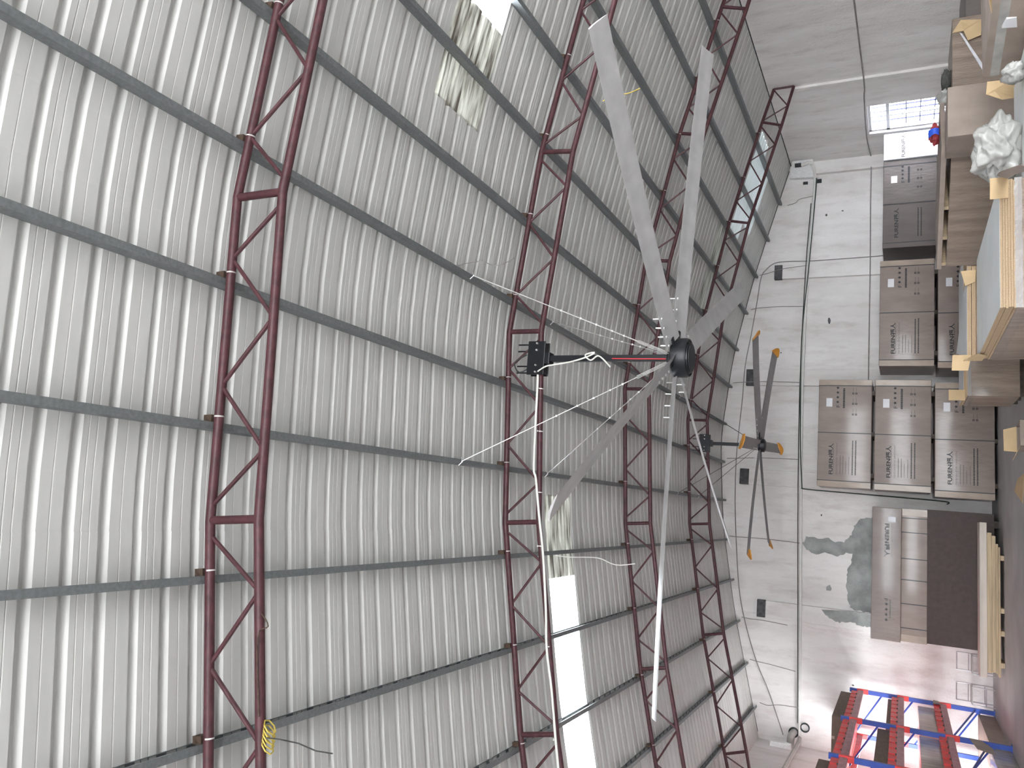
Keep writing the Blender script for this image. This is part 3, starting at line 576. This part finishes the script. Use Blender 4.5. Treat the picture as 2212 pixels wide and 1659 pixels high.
# ------------------------------------------------------------------ pallet rack
RX, RB = -3.9, -4.95; UY = [21.15, 18.05, 15.1]; LV = [(2.65, 2.77), (1.80, 1.92), (.95, 1.07)]
rk = thing('pallet_rack', 'red and blue steel pallet rack along the side wall', 'rack', (RX, 18, 0), 0)
def rb(n, m, x0, x1, y0, y1, z0, z1, par=None): return MB().box(x0-RX, x1-RX, y0-18, y1-18, z0, z1).build(n, m, par or rk)
for uy in UY:
    for ux in (RX-.04, RB):
        u = rb('upright', 'rack_blue', ux-.045, ux+.045, uy-.035, uy+.035, .0, 2.95)
        rb('foot_plate', 'rack_blue', ux-.07, ux+.07, uy-.06, uy+.06, 0, .012, u)
        for z0, z1 in LV: rb('connector', 'rack_red', ux-.05, ux+.05, uy-.042, uy+.042, z0-.10, z1+.02, u)
    for a, b in ((.3, .95), (.95, 1.6), (1.6, 2.25), (2.25, 2.85)):
        MB().tube([(RX-.05-RX, uy-18, a), (RB-RX, uy-18, b)], .018, 8).build('brace', 'rack_blue', rk)
    rb('strut', 'rack_blue', RB, RX-.04, uy-.016, uy+.016, .28, .32); rb('strut', 'rack_blue', RB, RX-.04, uy-.016, uy+.016, 2.82, 2.86)
    MB().tube([(-.04, uy-18, .38), (-.04, uy-18-2.85, .93)] if uy > 16 else [(-.04, uy-18, .38), (-.04, uy-18-2.6, .93)], .018, 8).build('brace', 'rack_blue', rk)
for k, (z0, z1) in enumerate(LV):
    for ya, yb in ((UY[1], UY[0]), (UY[2], UY[1]), (12.1, UY[2])):
        for bx in (RX-.045, RB-.0):
            b_ = MB().box(bx-RX-.025, bx-RX+.030, ya-18+.05, yb-18-.05, z0, z1).box(bx-RX+.03, bx-RX+.036, ya-18+.05, yb-18-.05, z0+.035, z0+.05).box(bx-RX+.03, bx-RX+.036, ya-18+.05, yb-18-.05, z1-.05, z1-.035).build('beam', 'rack_pink', rk)
        n = 7; st = (yb-ya-.1)/n
        for j in range(n):
            y0 = ya+.05+st*j+.015
            rb('shelf_panel', 'rack_red', RB+.05, RX-.05, y0, y0+st-.03, z1+.002, z1+.035); rb('panel_lip', 'rack_red', RX-.055, RX-.030, y0+.02, y0+st-.07, z1+.01, z1+.13)
            rb('panel_hook', 'rag_dark', RX-.05, RX-.012, y0-.02, y0-.010, z1-.005, z1+.025)
def rbox(label, x0, x1, y0, y1, z0, z1, m, name='cardboard_box', flap=False):
    t = thing(name, label, 'box', ((x0+x1)/2, (y0+y1)/2, z0), 0)
    hx, hy = (x1-x0)/2, (y1-y0)/2
    MB().bbox(-hx, hx, -hy, hy, 0, z1-z0, .012).build('box_body', m, t, True)
    MB().box(-.03, .03, -hy-.001, hy+.001, z1-z0-.06, z1-z0+.001).build('tape', 'carton_edge', t)
    return t
zt3 = LV[0][1]+.04; zt2_ = LV[1][1]+.04; zt1 = LV[2][1]+.04
rbox('dark brown box on the top shelf of the rack', -4.85, -4.0, 18.35, 21.09, zt3+.0, 3.14, 'cushion_brown')
rbox('long thin brown box on the middle shelf of the far rack bay', -4.85, -4.0, 18.25, 21.09, zt2_, 2.13, 'cushion_brown')
rbox('thick brown box on the middle shelf of the near rack bay', -4.85, -4.0, 15.3, 17.99, zt2_, 2.27, 'cushion_brown')
rbox('film-wrapped box on the low shelf of the far rack bay', -4.85, -4.0, 18.5, 20.9, zt1, 1.52, 'film_grey')
rbox('film-wrapped box on the low shelf of the near rack bay', -4.85, -4.0, 15.4, 17.99, zt1, 1.54, 'film_grey')
rbox('brown box on the top shelf of the nearest rack bay', -4.85, -4.0, 13.0, 15.0, zt3, 3.1, 'cushion_brown')
rbox('long flat carton on the floor under the far rack bay', -4.85, -4.0, 18.12, 21.08, 0, .33, 'kraft')
rbox('film-wrapped carton on the floor under the near rack bay', -4.85, -4.0, 15.2, 17.98, 0, .36, 'film_grey')
def flap(name, pts, m, label, th=.006, cat='cardboard', par=None):
    """bent cardboard piece: two quads with thickness"""
    P = [Vector(p) for p in pts]
    if par:
        inv = (Matrix.Translation(par.location) @ Matrix.Rotation(par.rotation_euler.z, 4, 'Z')).inverted(); P = [inv @ p for p in P]
    n = (P[1]-P[0]).cross(P[-1]-P[0]).normalized()*th; k = len(P); mb = MB()
    mb.add([p for p in P]+[p+n for p in P], [tuple(range(k)), tuple(range(k, 2*k))[::-1]]+[(i, (i+1) % k, k+(i+1) % k, k+i) for i in range(k)])
    o = mb.build(name, m, par); return tag(o, label, None if par else cat)
flap('cardboard_scrap', [(-3.893, 18.07, .70), (-3.87, 17.2, .62), (-3.86, 16.9, .34), (-3.88, 17.5, .36), (-3.893, 18.04, .50)], 'kraft', 'torn cardboard scrap caught on the low rack upright', par=None)
flap('cardboard_scrap', [(-3.893, 21.30, 1.20), (-3.891, 21.24, 1.10), (-3.889, 20.85, 1.02), (-3.889, 20.92, 1.13), (-3.892, 20.82, 1.22)], 'kraft', 'curled cardboard scrap at the end of the low rack shelf')
# ------------------------------------------------------------------ open board packs in front, right
def board_pack(label, x, y, W_, D_, H_, rz=0, boards=6, body='film_kraft', top='melamine', film=True, th=.022):
    t = thing('board_pack', label, 'board pack', (x, y, 0), rz); g = .08; zb = H_-boards*th
    for a in (.15, .5, .85): MB().box(.03, W_-.03, a*D_-.05, a*D_+.05, 0, g+.002).build('bearer', 'old_timber', t)
    MB().bbox(0, W_, 0, D_, g, zb, .015).build('carton_body', body, t, True)
    for k in range(boards):
        j = .008*random.uniform(-1, 1)
        MB().box(.008+j, W_-.008+j, .008, D_-.008, zb+k*th+.0005, zb+(k+1)*th-.0015).build('board', 'chipboard', t)
    MB().box(.008, W_-.008, .008, D_-.008, H_-.0012, H_+.002).build('top_sheet', top, t)
    if film:
        mb = MB(); n = 30
        for i in range(n+1):
            for q, (yy, z) in enumerate(((-.010, zb+.012), (-.016, zb-.015), (-.010, zb-.05))): mb.v.append((W_*i/n, yy+random.uniform(-.008, .003), z+random.uniform(-.004, .004)))
        for i in range(n):
            for q in range(2): mb.f.append((i*3+q, i*3+q+1, (i+1)*3+q+1, (i+1)*3+q))
        mb.build('film_band', 'film_streak', t)
        mb = MB(); n = 30
        for i in range(n+1):
            for q, (xx, z) in enumerate(((-.012, zb+.015), (-.020, zb-.03), (-.012, zb-.10))): mb.v.append((xx+random.uniform(-.008, .003), D_*i/n, z+random.uniform(-.012, .012)))
        for i in range(n):
            for q in range(2): mb.f.append((i*3+q, i*3+q+1, (i+1)*3+q+1, (i+1)*3+q))
        mb.build('film_band', 'film', t)
    return t
bpk = []
bpk.append(board_pack('film-wrapped board pack with a clean pale top beside the open floor', 2.1, 8.45, 1.28, 2.6, 1.05))
p2_ = thing('board_pack', 'open stack of boards with a sagging pale top sheet behind the film-wrapped pack', 'board pack', (2.18, 11.2, 0), 0)
for a in (.3, 1.3, 2.2): MB().box(.03, .9, a-.05, a+.05, 0, .082).build('bearer', 'old_timber', p2_)
MB().hexa([(0, 0, .08), (1.17, 0, .08), (1.17, 2.3, .08), (.48, 2.3, .08), (0, 0, .80), (1.17, 0, .80), (1.17, 2.3, .78), (.48, 2.3, .80)]).build('carton_body', 'kraft', p2_)
for k in range(7):
    z0 = .80+.05*k; zr = .782+.004*k
    MB().hexa([(0, 0, z0+.002), (1.17, 0, z0+.002), (1.17, 2.3, zr), (.48, 2.3, z0+.002), (0, 0, z0+.047), (1.17, 0, z0+.047), (1.17, 2.3, zr+.004), (.48, 2.3, z0+.047)]).build('board', 'chipboard', p2_)
MB().hexa([(0, 0, 1.147), (1.17, 0, 1.147), (1.17, 2.3, .812), (.48, 2.3, 1.147), (0, 0, 1.15), (1.17, 0, 1.15), (1.17, 2.3, .815), (.48, 2.3, 1.15)]).build('top_sheet', 'melamine', p2_)
bpk.append(board_pack('film-wrapped board pack standing farthest down the aisle', 2.33, 15.66, 2.57, 1.29, .92, film=True, boards=3))
board_pack('board pack with a grey top that the plastic bag lies on', 3.52, 6.95, 1.35, 2.6, .80, film=False, body='kraft')
# tan cardboard corners of the packs
for pts, lab, par in (([(1.99, 11.19, 1.32), (2.19, 11.19, 1.31), (2.19, 11.19, 1.10), (1.99, 11.19, 1.14)], 'tan cardboard corner flap', p2_),
                 ([(3.28, 11.18, 1.22), (3.08, 11.17, 1.17), (3.13, 11.17, 1.06), (3.29, 11.18, 1.05)], 'tan cardboard flap', p2_),
                 ([(2.09, 11.04, 1.20), (2.09, 11.04, 1.0), (2.09, 10.7, .98), (2.09, 10.6, 1.08)], 'tan bent cardboard strip', bpk[0]),
                 ([(3.18, 8.44, 1.13), (3.18, 8.44, .98), (3.39, 8.43, .98), (3.39, 8.43, 1.13)], 'tan folded cardboard corner', bpk[0]),
                 ([(2.25, 15.65, 1.15), (2.25, 15.65, .90), (2.44, 15.65, .90), (2.44, 15.65, 1.15)], 'tan cardboard tab', bpk[1])):
    flap('cardboard_flap', pts, 'kraft_light', lab, par=par)
mb = MB(); n = 12                                 # curled brown cover sheet torn from the front corner
for i in range(n+1):
    a = i/n; x = 1.28-.62*a; yv = -.01-1.7*a; z = .98+.05*math.sin(a*math.pi)
    mb.v += [(x, yv, z), (x+.04, yv, z+.09), (x-.006, yv, z), (x+.034, yv, z+.09)]
for i in range(n):
    o = i*4; mb.f += [(o, o+1, o+5, o+4), (o+2, o+6, o+7, o+3), (o, o+4, o+6, o+2), (o+1, o+3, o+7, o+5)]
mb.f += [(0, 2, 3, 1), (n*4, n*4+1, n*4+3, n*4+2)]
mb.build('torn_cover', 'kraft', bpk[0], True)
# skewed stack of cartons under a thin lid pack
ang = math.atan2(-.798, .603)
b1 = pack('large plain carton set askew under a thin flat pack', 4.19, 13.98, 0, 2.15, 1.29, 1.27, ang, body='film_kraft', straps=(), edge=False, prn=False, paper=False)
b1b = thing('flat_pack', 'thin flat pack lying on blocks over the askew carton', 'carton', (4.19, 13.98, 1.27), ang)
for a in (.05, .55, 1.1, 2.05): MB().box(a-.03, a+.03, .01, 1.2, 0, .062).build('bearer', 'timber', b1b)
MB().bbox(-.03, 2.2, -.02, 1.29, .06, .13, .006).build('pack_body', 'kraft', b1b)
def carton(label, x, y, W_, D_, H_, rz=0, m='kraft', tape=None, z=0):
    t = thing('cardboard_carton', label, 'carton', (x, y, z), rz)
    MB().bbox(0, W_, 0, D_, 0, H_, .014).build('carton_body', m, t, True)
    if tape: MB().box(-.003, .0, .01, D_-.01, H_-.16, H_-.07).box(.01, W_-.01, -.003, 0, H_-.16, H_-.07).build('tape', tape, t)
    return t
b4 = carton('upright brown carton standing in front of the askew carton', 5.22, 11.38, .72, .72, 1.36)
a2 = math.atan2(.19, 1.18)
b2 = carton('large brown carton with a grey tape band and a paper slip', 5.22, 8.35, 1.3, 1.2, 1.10, 0, 'kraft', 'grey_pipe'); b2.rotation_euler.z = a2
b2b = MB().hexa([(-.008, .30, .87), (-.002, .30, .87), (-.002, .45, .85), (-.008, .45, .85), (-.03, .28, .96), (-.002, .28, .96), (-.002, .40, .99), (-.03, .40, .99)]).build('paper_slip', 'paper', b2)
b3 = carton('film-wrapped carton against the side wall by the window', 6.9, 13.55, 1.36, 1.3, 1.20, 0, 'film_kraft')
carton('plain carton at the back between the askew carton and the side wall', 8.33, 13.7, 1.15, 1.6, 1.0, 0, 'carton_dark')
flap('cardboard_flap', [(5.0, 9.58, 1.05), (5.0, 9.60, .80), (4.85, 9.75, .74), (4.80, 9.66, .90), (4.87, 9.62, 1.06)], 'kraft_light', 'torn tan flap', par=b2)
flap('cardboard_flap', [(8.0, 13.54, 1.2), (7.98, 13.5, 1.04), (7.80, 13.5, .98), (7.86, 13.5, .80), (8.14, 13.52, .78), (8.2, 13.53, 1.08)], 'kraft_light', 'torn tan cardboard', par=b3)
flap('film_highlight', [(7.99, 13.53, 1.10), (7.96, 13.53, 1.06), (7.22, 13.52, .76), (7.40, 13.52, .79)], 'white_film', 'white strip of film for its highlight', .004, par=b3)  # diagonal highlight on the film wrap, built as a white strip
flap('cardboard_flap', [(5.05, 8.30, 1.12), (5.28, 8.28, 1.12), (5.34, 7.9, 1.18), (5.12, 7.9, 1.2)], 'kraft_light', 'tan raised flap', par=b2)
def crumple(name, label, cat, c, s, m, seed, sub=4, amp=.35):
    bm = bmesh.new(); bmesh.ops.create_icosphere(bm, subdivisions=sub, radius=1)
    for v in bm.verts:
        d = v.co.normalized(); k = 1+amp*noise.noise(d*1.7+Vector((seed, 0, 0)))-amp*1.3*abs(noise.noise(d*2.4+Vector((0, seed, 0))))-amp*.35*abs(noise.noise(d*6+Vector((0, 0, seed))))
        v.co = Vector((d.x*s[0], d.y*s[1], d.z*s[2]))*k
        if v.co.z < -s[2]*.7: v.co.z = -s[2]*.7
    me = bpy.data.meshes.new(name); bm.to_mesh(me); bm.free(); me.materials.append(M[m])
    for p in me.polygons: p.use_smooth = True
    o = link(name, me, None, (c[0], c[1], c[2]+s[2]*.7)); return tag(o, label, cat)
crumple('plastic_bag', 'crumpled translucent white plastic bag lying on the grey-topped pack', 'bag', (3.98, 9.12, .803), (.36, .30, .27), 'bag_white', 2.0, 5, .30)
crumple('plastic_bag', 'small grey plastic bag stuffed beside the taped carton', 'bag', (4.62, 8.75, .803), (.10, .16, .12), 'bag_white', 5.0)
rbg = crumple('striped_bag', 'red, white and blue striped bag on the flat pack by the window', 'bag', (6.02, 12.98, 1.402), (.15, .18, .09), 'bag_red', 8.0)
sb = bpy.data.meshes.new('blue_stripe')
mb = MB()
for i in range(9):
    a = -.6+1.6*i/8; mb.v += [(-.10+.015*math.cos(a*3), -.21+.08*a*a, .09*a), (.0, -.235+.08*a*a, .09*a)]
for i in range(8): mb.f.append((i*2, i*2+1, i*2+3, i*2+2))
mb.build('blue_stripe', 'bag_blue', rbg)
crumple('plastic_bundle', 'crumpled clear plastic heaped on the film-wrapped carton', 'plastic', (7.0, 13.76, 1.203), (.12, .2, .13), 'bag_white', 11.0)
crumple('dark_rags', 'dark bundle of rags on the film-wrapped carton', 'rags', (7.4, 13.95, 1.203), (.2, .2, .09), 'rag_dark', 14.0)
# small things on the open floor
so = thing('open_carton', 'small open tan carton standing on the open floor', 'carton', (1.48, 14.0, 0), .15)
MB().box(-.2, .2, -.2, .2, 0, .02).box(-.2, -.192, -.2, .2, 0, .3).box(.192, .2, -.2, .2, 0, .3).box(-.2, .2, -.2, -.192, 0, .3).box(-.2, .2, .192, .2, 0, .3).build('carton_body', 'kraft', so)
MB().hexa([(-.2, .192, .3), (.2, .192, .3), (.2, .2, .3), (-.2, .2, .3), (-.18, .24, .47), (.16, .24, .47), (.16, .248, .47), (-.18, .248, .47)]).build('flap', 'kraft_light', so)
MB().hexa([(-.2, -.2, .3), (-.2, .2, .3), (-.192, .2, .3), (-.192, -.2, .3), (-.34, -.18, .36), (-.34, .18, .36), (-.332, .18, .366), (-.332, -.18, .366)]).build('flap', 'kraft_light', so)
flap('cardboard_sheet', [(.80, 17.3, .002), (.55, 16.2, .002), (1.05, 15.9, .002), (1.0, 16.8, .002)], 'kraft_light', 'flat tan cardboard sheet lying alone on the floor')
